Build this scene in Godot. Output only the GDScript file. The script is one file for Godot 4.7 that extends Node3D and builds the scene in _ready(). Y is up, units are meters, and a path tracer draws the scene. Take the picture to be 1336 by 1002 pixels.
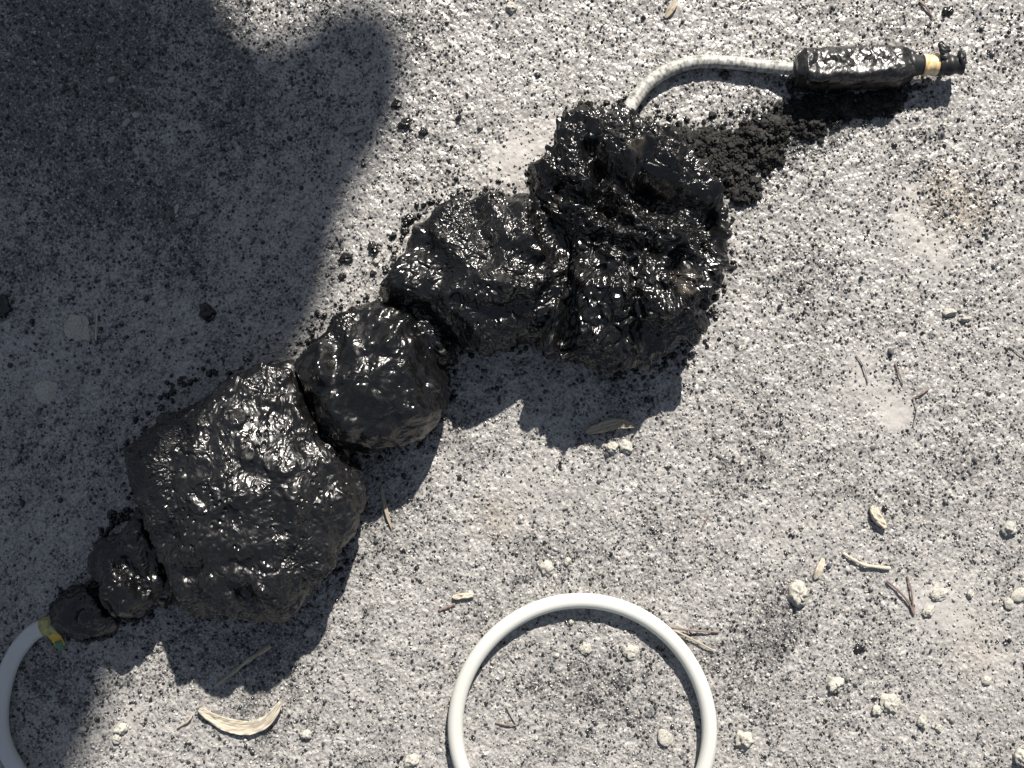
extends Node3D
# A string of mud caked lumps on a hose, lying on gritty concrete in low sun.
# Plan measures are given in units of half a millimetre: U(x, y) is a spot on the ground.

const S := 0.0005
const CAM_H := 0.78
const TO_SUN := Vector3(0.19, 0.63, -0.75)

var rng := RandomNumberGenerator.new()
var guide_map: Image
var used := {}
var n_warp: FastNoiseLite
var n_big: FastNoiseLite
var n_mid: FastNoiseLite
var n_ridge: FastNoiseLite
var n_fine: FastNoiseLite
var n_pit: FastNoiseLite
var n_grain: FastNoiseLite
var g_roll: FastNoiseLite
var g_bump: FastNoiseLite
var g_tooth: FastNoiseLite
var g_patch: FastNoiseLite
var g_patch2: FastNoiseLite


# ------------------------------------------------------------------ helpers
func U(x: float, y: float, h := 0.0) -> Vector3:
	return Vector3((x - 668.0) * S, h * S, (y - 501.0) * S)

func numbered(called: String) -> String:
	if not used.has(called):
		used[called] = 0
		return called
	used[called] += 1
	return "%s_%03d" % [called, used[called]]

func tag(o: Node3D, label: String, category: String, group := "") -> Node3D:
	o.set_meta("label", label)
	if category != "":
		o.set_meta("category", category)
	if group != "":
		o.set_meta("group", group)
	return o

func thing(called: String, label: String, category: String, at: Vector3, group := "") -> Node3D:
	var o := Node3D.new()
	o.name = numbered(called)
	o.position = at
	add_child(o, true)
	tag(o, label, category, group)
	return o

func part(called: String, mesh: Mesh, mat: Material, parent: Node3D, shift := Vector3.ZERO, label := "") -> MeshInstance3D:
	var o := MeshInstance3D.new()
	o.name = called
	o.mesh = mesh
	o.material_override = mat
	o.position = shift
	parent.add_child(o, true)
	if label != "":
		o.set_meta("label", label)
	return o

func solo(called: String, mesh: Mesh, mat: Material, at: Vector3, label: String, category: String, group := "") -> MeshInstance3D:
	var o := part(numbered(called), mesh, mat, self, at)
	tag(o, label, category, group)
	return o

func fnl(seed_: int, wave: float, octaves := 3, kind := FastNoiseLite.TYPE_SIMPLEX_SMOOTH, fractal := FastNoiseLite.FRACTAL_FBM) -> FastNoiseLite:
	var n := FastNoiseLite.new()
	n.seed = seed_
	n.noise_type = kind
	n.frequency = 1.0 / wave
	n.fractal_type = fractal if octaves > 1 else FastNoiseLite.FRACTAL_NONE
	n.fractal_octaves = octaves
	return n

func mat_of(c: Color, rough: float, name_ := "") -> StandardMaterial3D:
	var m := StandardMaterial3D.new()
	m.albedo_color = c.linear_to_srgb()
	m.roughness = rough
	m.resource_name = name_
	return m

# indexed mesh with smooth normals from vertices and clockwise triangles
func mesh_of(v: PackedVector3Array, f: PackedInt32Array, uv := PackedVector2Array(), col := PackedColorArray()) -> ArrayMesh:
	var n := PackedVector3Array()
	n.resize(v.size())
	for i in range(0, f.size(), 3):
		var a := f[i]
		var b := f[i + 1]
		var c := f[i + 2]
		var k := (v[c] - v[a]).cross(v[b] - v[a])
		n[a] += k
		n[b] += k
		n[c] += k
	for i in n.size():
		n[i] = n[i].normalized()
	var arr := []
	arr.resize(Mesh.ARRAY_MAX)
	arr[Mesh.ARRAY_VERTEX] = v
	arr[Mesh.ARRAY_NORMAL] = n
	arr[Mesh.ARRAY_INDEX] = f
	if uv.size():
		arr[Mesh.ARRAY_TEX_UV] = uv
	if col.size():
		arr[Mesh.ARRAY_COLOR] = col
	var m := ArrayMesh.new()
	m.add_surface_from_arrays(Mesh.PRIMITIVE_TRIANGLES, arr)
	return m

# grid of rows x cols vertices (cols wrap when closed)
func grid_faces(rows: int, cols: int, closed: bool) -> PackedInt32Array:
	var f := PackedInt32Array()
	var across := cols if closed else cols - 1
	f.resize((rows - 1) * across * 6)
	var k := 0
	for r in rows - 1:
		for c in across:
			var a := r * cols + c
			var b := r * cols + (c + 1) % cols
			f[k] = a
			f[k + 1] = a + cols
			f[k + 2] = b
			f[k + 3] = b
			f[k + 4] = a + cols
			f[k + 5] = b + cols
			k += 6
	return f

func ground_y(x: float, z: float) -> float:
	var mx := x * 1000.0
	var mz := z * 1000.0
	var calm := 1.0 - 0.75 * guide_at(Vector3(x, 0, z)).g
	return 0.0011 * g_roll.get_noise_2d(mx, mz) + 0.00085 * calm * g_bump.get_noise_2d(mx, mz)

func smooth_path(pts: Array, per := 10) -> PackedVector3Array:
	var out := PackedVector3Array()
	var n := pts.size()
	for i in n - 1:
		var p0: Vector3 = pts[maxi(i - 1, 0)]
		var p1: Vector3 = pts[i]
		var p2: Vector3 = pts[i + 1]
		var p3: Vector3 = pts[mini(i + 2, n - 1)]
		for k in per:
			out.append(p1.cubic_interpolate(p2, p0, p3, float(k) / per))
	out.append(pts[n - 1])
	return out

# tube along a path; radius may vary; hollow open ends get a wall
func tube(path: PackedVector3Array, radius: Callable, sides := 20, closed := false, hollow := false, flat := 1.0) -> ArrayMesh:
	var v := PackedVector3Array()
	var uv := PackedVector2Array()
	var n := path.size()
	var length := 0.0
	var rings: Array = []
	for i in n:
		var ahead: Vector3 = path[(i + 1) % n] if closed else path[mini(i + 1, n - 1)]
		var back: Vector3 = path[(i - 1 + n) % n] if closed else path[maxi(i - 1, 0)]
		var t := (ahead - back).normalized()
		var side := t.cross(Vector3.UP).normalized()
		if absf(t.y) > 0.98:
			side = Vector3.RIGHT
		var up := side.cross(t).normalized()
		if i > 0:
			length += path[i].distance_to(path[i - 1])
		rings.append([path[i], side, up, float(radius.call(float(i) / (n - 1))), length])
	var order: Array = []
	for r in rings:
		order.append([r, 1.0])
	if not closed:
		if hollow:
			order.push_front([rings[0], 0.66])
			order.push_front([rings[mini(6, n - 1)], 0.64])
			order.push_back([rings[n - 1], 0.66])
			order.push_back([rings[maxi(n - 7, 0)], 0.64])
		else:
			order.push_front([rings[0], 0.8])
			order.push_front([rings[0], 0.001])
			order.push_back([rings[n - 1], 0.8])
			order.push_back([rings[n - 1], 0.001])
	else:
		order.push_back(order[0])
	for o in order:
		var r = o[0]
		for k in sides + 1:
			var a := TAU * k / sides
			v.append(r[0] + (r[1] * cos(a) + r[2] * sin(a) * flat) * r[3] * o[1])
			uv.append(Vector2(float(k) / sides, r[4] / 0.05))
	return mesh_of(v, grid_faces(order.size(), sides + 1, false), uv)

# distance along an outline (closed polygon of plan points) from its centre, by angle
func outline_radii(poly: PackedVector2Array, c: Vector2, na: int) -> PackedFloat32Array:
	var out := PackedFloat32Array()
	out.resize(na)
	for i in na:
		var a := TAU * i / na
		var d := Vector2(cos(a), sin(a))
		var best := 0.0
		for k in poly.size():
			var p := poly[k] - c
			var e := poly[(k + 1) % poly.size()] - poly[k]
			var den := d.cross(e)
			if absf(den) < 1e-6:
				continue
			var t := p.cross(e) / den
			var s := p.cross(d) / den
			if t > 0.0 and s >= 0.0 and s <= 1.0:
				best = maxf(best, t)
		out[i] = best
	for pass_ in 4:
		var q := out.duplicate()
		for i in na:
			var w := maxi(1, na / 100)
			out[i] = (q[(i - w + na) % na] + 2.0 * q[i] + q[(i + w) % na]) * 0.25
	return out

# A lump of wet mud: outline in plan, a domed body, folds and hollows as strokes, and wrinkled, pitted skin.
# look: big, mid, wrinkle, fine, pit amplitudes in millimetres
func mud_lump(pts: Array, cx: float, cy: float, height: float, belly: float, look: Dictionary, strokes: Array, na: int, nb: int) -> ArrayMesh:
	var poly := PackedVector2Array()
	for i in range(0, pts.size(), 2):
		poly.append(Vector2(pts[i], pts[i + 1]))
	var radii := outline_radii(poly, Vector2(cx, cy), na)
	var v := PackedVector3Array()
	v.resize(na * nb)
	var col := PackedColorArray()
	col.resize(na * nb)
	var he := height * belly
	var boxy: float = look.get("boxy", 0.85)
	var tilt: Vector2 = look.get("tilt", Vector2.ZERO)
	var seen := 1.0 - 0.4 * height * S / CAM_H   # outlines were read off the photograph at the height of the widest girth
	for r in nb:
		var t := float(r) / (nb - 1)
		var a := minf(t / 0.8, 1.0) * PI / 2
		var b := clampf((t - 0.8) / 0.2, 0.0, 1.0)
		var rr := pow(sin(a), 0.95) * (1.0 - 0.14 * b * b)
		var yy := he + (height - he) * pow(cos(a), boxy)
		if b > 0.0:
			yy = he * (1.0 - b) - 5.0 * b
		for c in na:
			var th := TAU * c / na
			var d := Vector2(cos(th), sin(th))
			var q := Vector2(cx, cy) + d * radii[c] * rr
			var h := yy - (q - Vector2(cx, cy)).dot(tilt) * (1.0 - pow(rr, 4.0)) * (1.0 - b)
			for s in strokes:
				var p := Geometry2D.get_closest_point_to_segment(q, Vector2(s[0], s[1]), Vector2(s[2], s[3]))
				var gap: float = q.distance_squared_to(p) / (s[4] * s[4])
				if gap < 5.0:
					h += s[5] * exp(-gap) * (1.0 - b) * clampf(yy / 25.0, 0.0, 1.0)
			var p3 := U(668.0 + (q.x - 668.0) * seen, 501.0 + (q.y - 501.0) * seen, maxf(h, -5.0))
			var nn := Vector3(d.x * sin(a), cos(a) * 1.1 + 0.08 - 0.3 * b, d.y * sin(a)).normalized()
			var m := p3 * 1000.0
			var w := Vector3(n_warp.get_noise_3dv(m), n_warp.get_noise_3dv(m + Vector3(91, 7, 33)), n_warp.get_noise_3dv(m + Vector3(17, 53, 71))) * 5.0
			var mw := m + w
			var big := n_big.get_noise_3dv(m)
			var mid := n_mid.get_noise_3dv(mw)
			var rid := n_ridge.get_noise_3dv(mw)
			var fine := n_fine.get_noise_3dv(mw)
			var pit := n_pit.get_noise_3dv(m) + 1.0
			var hole := 0.0
			if pit < 0.42:
				hole = -look.pit * (1.0 - pow(pit / 0.42, 2.0))
				if pit > 0.24:
					hole += look.pit * 0.45 * sin((pit - 0.24) / 0.18 * PI)
			var patch := clampf(0.55 + 1.2 * n_big.get_noise_3dv(m * 1.7 + Vector3(400, 0, 0)), 0.15, 1.0)
			var disp: float = look.big * big + look.mid * lerpf(absf(mid) * 2.0 - 0.6, mid * 1.3, look.get("soft", 0.5)) + look.wrinkle * rid * patch + look.fine * fine * (1.2 - patch * 0.6) + look.get("grain", 0.12) * n_grain.get_noise_3dv(mw) + hole * patch
			var crust := 0.0
			for s in look.get("crust", []):
				var gap: float = q.distance_squared_to(Vector2(s[0], s[1])) / (s[2] * s[2])
				if gap < 2.0:
					crust = maxf(crust, clampf((1.4 - gap) * 1.2 + mid, 0.0, 1.0))
			if crust > 0.0:
				disp += crust * (1.0 * n_ridge.get_noise_3dv(mw * 1.8 + Vector3(60, 0, 0)) + 0.7 * n_fine.get_noise_3dv(m * 0.8) + 0.5 * absf(n_grain.get_noise_3dv(m)))
			v[r * na + c] = p3 + nn * disp * 0.001
			var clay := 0.0
			for s in look.get("clay", []):
				var gap: float = q.distance_squared_to(Vector2(s[0], s[1])) / (s[2] * s[2])
				clay = maxf(clay, clampf((1.0 - gap) * 1.5 + mid * 1.6 + fine * 0.8, 0.0, 1.0))
			col[r * na + c] = Color(0.0625, 0.0625, 0.0625).lerp(Color(0.5, 0.43, 0.34), clay)
	return mesh_of(v, grid_faces(nb, na, true), PackedVector2Array(), col)

# An uneven pebble or crumb, local, about a unit across in plan before scaling
func pebble(seed_: int, size: Vector3, rough: float, ring := 14, rows := 9, edgy := 0.0) -> ArrayMesh:
	var n := fnl(seed_, 1.0, 3)
	var v := PackedVector3Array()
	var planes: Array = []
	var rg := RandomNumberGenerator.new()
	rg.seed = seed_
	for i in 9:
		planes.append([Vector3(rg.randf_range(-1, 1), rg.randf_range(-0.4, 1), rg.randf_range(-1, 1)).normalized(), rg.randf_range(0.62, 0.92)])
	for r in rows:
		var ph := PI * r / (rows - 1)
		for c in ring:
			var th := TAU * c / ring
			var d := Vector3(sin(ph) * cos(th), cos(ph), sin(ph) * sin(th))
			var k := 1.0
			for p in planes:
				var dd: float = d.dot(p[0])
				if dd > 0.0:
					k = minf(k, lerpf(1.0, p[1] / maxf(dd, p[1]), edgy))
			k += rough * n.get_noise_3dv(d * 1.3 + Vector3(seed_ % 97, 0, 0)) + rough * 0.5 * n.get_noise_3dv(d * 3.5)
			v.append(d * k * size)
	return mesh_of(v, grid_faces(rows, ring, true))

# A flat sliver, blade or husk: a thick strip along a path with a width profile and a trough across it
func strip(path: PackedVector3Array, width: Callable, thick: float, trough: float, wear := 0.0) -> ArrayMesh:
	var v := PackedVector3Array()
	var uv := PackedVector2Array()
	var n := path.size()
	var across := 9
	var loop := across * 2
	for i in n:
		var t := (path[mini(i + 1, n - 1)] - path[maxi(i - 1, 0)]).normalized()
		var side := t.cross(Vector3.UP).normalized()
		var up := side.cross(t).normalized()
		var w := float(width.call(float(i) / (n - 1)))
		for k in loop:
			var top := k < across
			var s := -1.0 + 2.0 * float(k if top else loop - 1 - k) / (across - 1)
			var edge := 1.0 - pow(absf(s), 3.0) * 0.6
			var h := trough * s * s * w + (thick * 0.5 * edge if top else -thick * 0.5 * edge)
			h += wear * thick * (n_fine.get_noise_2d(i * 1.2, s * 14.0) + 0.5 * n_fine.get_noise_2d(i * 0.3 + 40.0, s * 22.0))
			uv.append(Vector2((s * 0.5 + 0.5) * 0.6, float(i) / n * 0.35))
			v.append(path[i] + side * s * w + up * h)
	var f := grid_faces(n, loop, true)
	for e in [0, n - 1]:
		for k in range(1, loop - 1):
			if e == 0:
				f.append_array([0, k, k + 1])
			else:
				f.append_array([e * loop, e * loop + k + 1, e * loop + k])
	return mesh_of(v, f, uv)

# mesh of a distance field: one vertex per cell that the surface crosses
func surface_net(lo: Vector3, hi: Vector3, cell: float, field: Callable) -> Array:
	var nx := int((hi.x - lo.x) / cell) + 2
	var ny := int((hi.y - lo.y) / cell) + 2
	var nz := int((hi.z - lo.z) / cell) + 2
	var d := PackedFloat32Array()
	d.resize(nx * ny * nz)
	for z in nz:
		for y in ny:
			for x in nx:
				d[x + nx * (y + ny * z)] = field.call(lo + Vector3(x, y, z) * cell)
	var at := PackedInt32Array()
	at.resize(nx * ny * nz)
	at.fill(-1)
	var v := PackedVector3Array()
	var f := PackedInt32Array()
	for z in nz - 1:
		for y in ny - 1:
			for x in nx - 1:
				var sum := Vector3.ZERO
				var hits := 0
				for e in [[0, 0, 0, 0], [0, 1, 0, 0], [0, 0, 1, 0], [0, 1, 1, 0], [1, 0, 0, 0], [1, 1, 0, 0], [1, 0, 1, 0], [1, 1, 1, 0], [2, 0, 0, 0], [2, 1, 0, 0], [2, 0, 1, 0], [2, 1, 1, 0]]:
					var a := Vector3i(0, e[1], e[2]) if e[0] == 0 else (Vector3i(e[1], 0, e[2]) if e[0] == 1 else Vector3i(e[1], e[2], 0))
					var b := a
					b[e[0]] = 1
					var da := d[x + a.x + nx * (y + a.y + ny * (z + a.z))]
					var db := d[x + b.x + nx * (y + b.y + ny * (z + b.z))]
					if (da < 0.0) != (db < 0.0):
						sum += Vector3(a).lerp(Vector3(b), da / (da - db))
						hits += 1
				if hits:
					at[x + nx * (y + ny * z)] = v.size()
					v.append(lo + (Vector3(x, y, z) + sum / hits) * cell)
	var step := [1, nx, nx * ny]
	for z in range(1, nz - 1):
		for y in range(1, ny - 1):
			for x in range(1, nx - 1):
				var i := x + nx * (y + ny * z)
				for ax in 3:
					if (d[i] < 0.0) != (d[i + step[ax]] < 0.0):
						var u: int = step[(ax + 1) % 3]
						var w: int = step[(ax + 2) % 3]
						var q := [at[i], at[i - u], at[i - u - w], at[i - w]]
						if q.min() < 0:
							continue
						if d[i] < 0.0:
							f.append_array([q[0], q[2], q[1], q[0], q[3], q[2]])
						else:
							f.append_array([q[0], q[1], q[2], q[0], q[2], q[3]])
	return [v, f]


# ------------------------------------------------------------------ ground cover densities (plan units)
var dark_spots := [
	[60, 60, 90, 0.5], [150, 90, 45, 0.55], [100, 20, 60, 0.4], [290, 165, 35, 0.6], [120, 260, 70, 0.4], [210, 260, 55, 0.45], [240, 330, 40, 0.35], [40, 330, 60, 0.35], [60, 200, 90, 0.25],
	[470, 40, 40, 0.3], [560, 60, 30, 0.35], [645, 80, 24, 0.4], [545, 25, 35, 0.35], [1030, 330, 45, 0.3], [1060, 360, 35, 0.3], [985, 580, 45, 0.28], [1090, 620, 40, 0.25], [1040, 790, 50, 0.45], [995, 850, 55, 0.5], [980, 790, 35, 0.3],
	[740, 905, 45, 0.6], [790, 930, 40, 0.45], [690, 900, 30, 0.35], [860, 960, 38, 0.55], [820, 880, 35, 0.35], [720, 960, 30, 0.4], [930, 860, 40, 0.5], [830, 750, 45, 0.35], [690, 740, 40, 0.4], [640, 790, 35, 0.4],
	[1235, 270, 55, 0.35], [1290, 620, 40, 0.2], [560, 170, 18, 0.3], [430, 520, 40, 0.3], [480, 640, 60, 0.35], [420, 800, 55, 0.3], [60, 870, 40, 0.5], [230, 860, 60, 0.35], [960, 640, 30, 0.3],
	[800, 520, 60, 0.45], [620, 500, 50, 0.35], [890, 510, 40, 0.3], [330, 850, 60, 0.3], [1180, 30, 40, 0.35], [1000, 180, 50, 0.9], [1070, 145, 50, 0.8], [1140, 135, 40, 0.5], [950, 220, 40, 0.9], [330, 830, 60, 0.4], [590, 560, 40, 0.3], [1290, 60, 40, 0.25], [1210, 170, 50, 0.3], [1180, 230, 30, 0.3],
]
var silt_spots := [
	[1165, 535, 22, 1.0], [1130, 505, 26, 0.8], [1175, 550, 14, 1.0], [1205, 320, 30, 0.6], [1175, 290, 20, 0.55], [1230, 345, 24, 0.5], [690, 190, 34, 0.75], [660, 215, 26, 0.6], [735, 165, 22, 0.5], [1215, 785, 40, 0.6],
	[1250, 810, 32, 0.6], [1190, 250, 20, 0.6], [1300, 860, 34, 0.4], [700, 640, 40, 0.25], [1010, 690, 40, 0.2], [1120, 470, 20, 0.5], [170, 945, 30, 0.4], [1060, 700, 35, 0.25],
]

func spots(list: Array, x: float, y: float) -> float:
	var s := 0.0
	for q in list:
		var g: float = ((x - q[0]) * (x - q[0]) + (y - q[1]) * (y - q[1])) / (q[2] * q[2])
		if g < 6.0:
			s += q[3] * exp(-g)
	return s

# share of dark grit at a spot, 0..1; and share of smooth silt
func grit_at(x: float, y: float) -> Vector2:
	var wx := x + 26.0 * g_patch2.get_noise_2d(x, y)
	var wy := y + 26.0 * g_patch2.get_noise_2d(x + 500.0, y)
	var d := 0.22 + 0.32 * g_patch.get_noise_2d(x, y) + 0.5 * g_patch2.get_noise_2d(x * 1.5, y * 1.5) + spots(dark_spots, wx, wy) * 0.65
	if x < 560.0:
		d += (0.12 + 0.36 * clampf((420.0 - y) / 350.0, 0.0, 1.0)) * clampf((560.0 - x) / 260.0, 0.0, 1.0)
	var s := clampf(spots(silt_spots, wx * 0.5 + x * 0.5, wy * 0.5 + y * 0.5), 0.0, 1.0)
	return Vector2(clampf(d * (1.0 - s), 0.0, 1.0), s)


# the densities on a coarse map of the ground (red grit, green silt, blue rust)
func make_guide() -> void:
	guide_map = Image.create_empty(288, 216, false, Image.FORMAT_RGB8)
	for j in 216:
		for i in 288:
			var px := ((i + 0.5) / 288.0 - 0.5) * 0.74 / S + 668.0
			var py := ((j + 0.5) / 216.0 - 0.5) * 0.555 / S + 501.0
			var g := grit_at(px, py)
			var rust := spots([[1240, 265, 40, 0.45], [1270, 280, 25, 0.5], [1235, 240, 30, 0.3], [655, 685, 25, 0.4], [640, 665, 20, 0.3], [1275, 850, 30, 0.35], [660, 275, 40, 0.2]], px, py)
			guide_map.set_pixel(i, j, Color(g.x, g.y, clampf(rust, 0, 1)))

func guide_at(p: Vector3) -> Color:
	var u := fposmod(p.x / 0.74 + 0.5, 1.0) * 288.0
	var v := fposmod(p.z / 0.555 + 0.5, 1.0) * 216.0
	return guide_map.get_pixel(mini(int(u), 287), mini(int(v), 215))

func make_ground() -> void:
	# fine grid where the photograph looks, wider and wider steps out to the far ground
	var xs := PackedFloat32Array()
	var zs := PackedFloat32Array()
	for side in 2:
		var half := 0.37 if side == 0 else 0.285
		var far: Array = []
		var step := 0.002
		var p := half
		while p < 60.0:
			step *= 1.18
			p += step
			far.append(p)
		var line := PackedFloat32Array()
		for i in far.size():
			line.append(-far[far.size() - 1 - i])
		var cnt := int(half * 2.0 / 0.0009)
		for i in cnt + 1:
			line.append(-half + half * 2.0 * i / cnt)
		for q in far:
			line.append(q)
		if side == 0:
			xs = line
		else:
			zs = line
	var nx := xs.size()
	var nz := zs.size()
	var v := PackedVector3Array()
	var uv := PackedVector2Array()
	var n := PackedVector3Array()
	v.resize(nx * nz)
	uv.resize(nx * nz)
	n.resize(nx * nz)
	for j in nz:
		var z := zs[j]
		for i in nx:
			var x := xs[i]
			var wide := clampf(1.0 - (maxf(absf(x) - 0.37, absf(z) - 0.285)) / 0.3, 0.0, 1.0)
			var y := ground_y(x, z) * wide + wide * 0.00022 * (1.0 - 0.8 * guide_at(Vector3(x, 0, z)).g) * g_tooth.get_noise_2d(x * 1000.0, z * 1000.0)
			var k := j * nx + i
			v[k] = Vector3(x, y, z)
			uv[k] = Vector2(x / 0.74 + 0.5, z / 0.555 + 0.5)
	for j in nz:
		for i in nx:
			var a := v[j * nx + mini(i + 1, nx - 1)] - v[j * nx + maxi(i - 1, 0)]
			var b := v[mini(j + 1, nz - 1) * nx + i] - v[maxi(j - 1, 0) * nx + i]
			n[j * nx + i] = b.cross(a).normalized()
	var arr := []
	arr.resize(Mesh.ARRAY_MAX)
	arr[Mesh.ARRAY_VERTEX] = v
	arr[Mesh.ARRAY_NORMAL] = n
	arr[Mesh.ARRAY_TEX_UV] = uv
	var f := PackedInt32Array()
	f.resize((nx - 1) * (nz - 1) * 6)
	var q := 0
	for j in nz - 1:
		for i in nx - 1:
			var a := j * nx + i
			f[q] = a
			f[q + 1] = a + 1
			f[q + 2] = a + nx
			f[q + 3] = a + 1
			f[q + 4] = a + nx + 1
			f[q + 5] = a + nx
			q += 6
	arr[Mesh.ARRAY_INDEX] = f
	var mesh := ArrayMesh.new()
	mesh.add_surface_from_arrays(Mesh.PRIMITIVE_TRIANGLES, arr)

	# colour: pale cement with grains of every grey, black grit where it gathers, cream silt, a rusty tinge
	var w := 2048
	var h := 1536
	var low: Image = guide_map.duplicate()
	low.resize(w, h, Image.INTERPOLATE_CUBIC)
	var guide := low.get_data()
	var a1 := fnl(11, 3.2, 2).get_image(w, h, false, false, false).get_data()
	var a2 := fnl(12, 9.0, 3).get_image(w, h, false, false, false).get_data()
	var a3 := fnl(13, 90.0, 3).get_image(w, h, false, false, false).get_data()
	var speck := fnl(14, 6.5, 3).get_image(w, h, false, false, false).get_data()
	var srgb := PackedByteArray()
	srgb.resize(1024)
	for i in 1024:
		srgb[i] = int(Color(i / 1023.0, 0, 0).linear_to_srgb().r * 255.0)
	var out := PackedByteArray()
	out.resize(w * h * 3)
	var rough := PackedByteArray()
	rough.resize(w * h)
	var relief := a2.duplicate()
	for i in w * h:
		var grit := guide[i * 3] / 255.0
		var silt := guide[i * 3 + 1] / 255.0
		var rust := guide[i * 3 + 2] / 255.0
		var f1 := (a1[i] - 128) / 128.0
		var f2 := (a2[i] - 128) / 128.0
		var f3 := (a3[i] - 128) / 128.0
		var val := 0.305 + 0.12 * f1 * (1.0 - silt) + 0.17 * f2 * (1.0 - 0.8 * silt) + 0.06 * f3
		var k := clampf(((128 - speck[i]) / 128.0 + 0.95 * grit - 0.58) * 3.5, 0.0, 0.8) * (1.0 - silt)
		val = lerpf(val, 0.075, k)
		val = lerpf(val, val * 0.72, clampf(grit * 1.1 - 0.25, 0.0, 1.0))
		val = lerpf(val, 0.42 + 0.05 * f2 + 0.03 * f1, silt * 0.75)
		val = clampf(val, 0.015, 0.75)
		var warm := 0.05 + 0.015 * silt + rust * (0.12 + 0.25 * clampf(f2 + 0.3, 0.0, 1.0))
		out[i * 3] = srgb[int(val * (1.0 + 0.4 * warm) * 1023.0)]
		out[i * 3 + 1] = srgb[int(val * (1.0 - 0.1 * warm) * 1023.0)]
		out[i * 3 + 2] = srgb[int(val * (1.0 - 0.7 * warm) * 1023.0)]
		relief[i] = int(128.0 + f2 * 127.0 * (1.0 - 0.9 * silt))
		rough[i] = int(clampf(0.37 - 0.16 * k + 0.18 * f2 + 0.1 * f1 + 0.25 * silt, 0.2, 0.95) * 255.0)
	var m := StandardMaterial3D.new()
	m.resource_name = "concrete"
	m.albedo_texture = ImageTexture.create_from_image(Image.create_from_data(w, h, false, Image.FORMAT_RGB8, out))
	m.roughness_texture = ImageTexture.create_from_image(Image.create_from_data(w, h, false, Image.FORMAT_L8, rough))
	m.roughness_texture_channel = BaseMaterial3D.TEXTURE_CHANNEL_RED
	m.roughness = 1.0
	m.heightmap_enabled = true
	m.heightmap_scale = 0.065
	m.heightmap_texture = ImageTexture.create_from_image(Image.create_from_data(w, h, false, Image.FORMAT_L8, relief))
	var o := part("ground", mesh, m, self)
	o.set_meta("kind", "structure")
	o.set_meta("label", "pale grey gritty concrete ground under everything")


func scatter(called: String, label: String, mesh: Mesh, mat: Material, rows: PackedFloat32Array) -> void:
	var mm := MultiMesh.new()
	mm.transform_format = MultiMesh.TRANSFORM_3D
	mm.use_colors = true
	mm.mesh = mesh
	mm.instance_count = rows.size() / 16
	mm.buffer = rows
	var o := MultiMeshInstance3D.new()
	o.name = called
	o.multimesh = mm
	o.material_override = mat
	add_child(o, true)
	o.set_meta("kind", "stuff")
	o.set_meta("label", label)

func put_grain(rows: PackedFloat32Array, at: Vector3, size: Vector3, c: Color) -> void:
	var b := Basis.from_euler(Vector3(rng.randf_range(-0.6, 0.6), rng.randf_range(0, TAU), rng.randf_range(-0.6, 0.6))) * Basis.from_scale(size)
	rows.append_array([b.x.x, b.y.x, b.z.x, at.x, b.x.y, b.y.y, b.z.y, at.y, b.x.z, b.y.z, b.z.z, at.z, c.r, c.g, c.b, 1.0])

func make_grit() -> void:
	var dark := PackedFloat32Array()
	var pale := PackedFloat32Array()
	var tries := 0
	while tries < 240000:
		tries += 1
		var x := rng.randf_range(-50, 1386)
		var y := rng.randf_range(-50, 1052)
		if tries > 170000:
			# thinner and thinner further out
			x = 668.0 + rng.randfn(0.0, 850.0)
			y = 501.0 + rng.randfn(0.0, 750.0)
			if absf(x - 668.0) < 718.0 and absf(y - 501.0) < 551.0:
				continue
		var p := U(x, y)
		var cell := guide_at(p + Vector3(rng.randf_range(-0.0015, 0.0015), 0, rng.randf_range(-0.0015, 0.0015)))
		var g := Vector2(cell.r, cell.g)
		var r := rng.randf()
		var gy := ground_y(p.x, p.z)
		if r < g.x * 0.46:
			var s := 0.00042 + 0.0008 * pow(rng.randf(), 2.4)
			if rng.randf() < 0.02:
				s *= 1.8
			var k := rng.randf()
			var c := 0.016 + 0.13 * k * k
			put_grain(dark, Vector3(p.x, gy + s * 0.25, p.z), Vector3(s * rng.randf_range(0.8, 1.4), s * rng.randf_range(0.6, 1.0), s), Color(c * 0.96, c, c * 1.06))
		elif r > 0.72 and rng.randf() > g.y * 0.85:
			var s := 0.00038 + 0.00075 * pow(rng.randf(), 2.8)
			if rng.randf() < 0.015:
				s *= 1.7
			var c := rng.randf_range(0.1, 0.42)
			var warm := rng.randf_range(0.0, 0.1)
			put_grain(pale, Vector3(p.x, gy + s * 0.2, p.z), Vector3(s * rng.randf_range(0.8, 1.5), s * rng.randf_range(0.5, 0.9), s), Color(c * (1.0 + 0.3 * warm), c, c * (1.0 - warm)))
	var grain := pebble(5, Vector3.ONE, 0.35, 8, 6, 0.6)
	var dm := mat_of(Color(1, 1, 1), 0.2, "wet_grit")
	dm.vertex_color_use_as_albedo = true
	var pm := mat_of(Color(1, 1, 1), 0.34, "damp_sand")
	pm.vertex_color_use_as_albedo = true
	scatter("black_grit", "wet black grit scattered thickly over the concrete", grain, dm, dark)
	scatter("pale_sand", "pale sand grains strewn across the concrete", grain, pm, pale)


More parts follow.
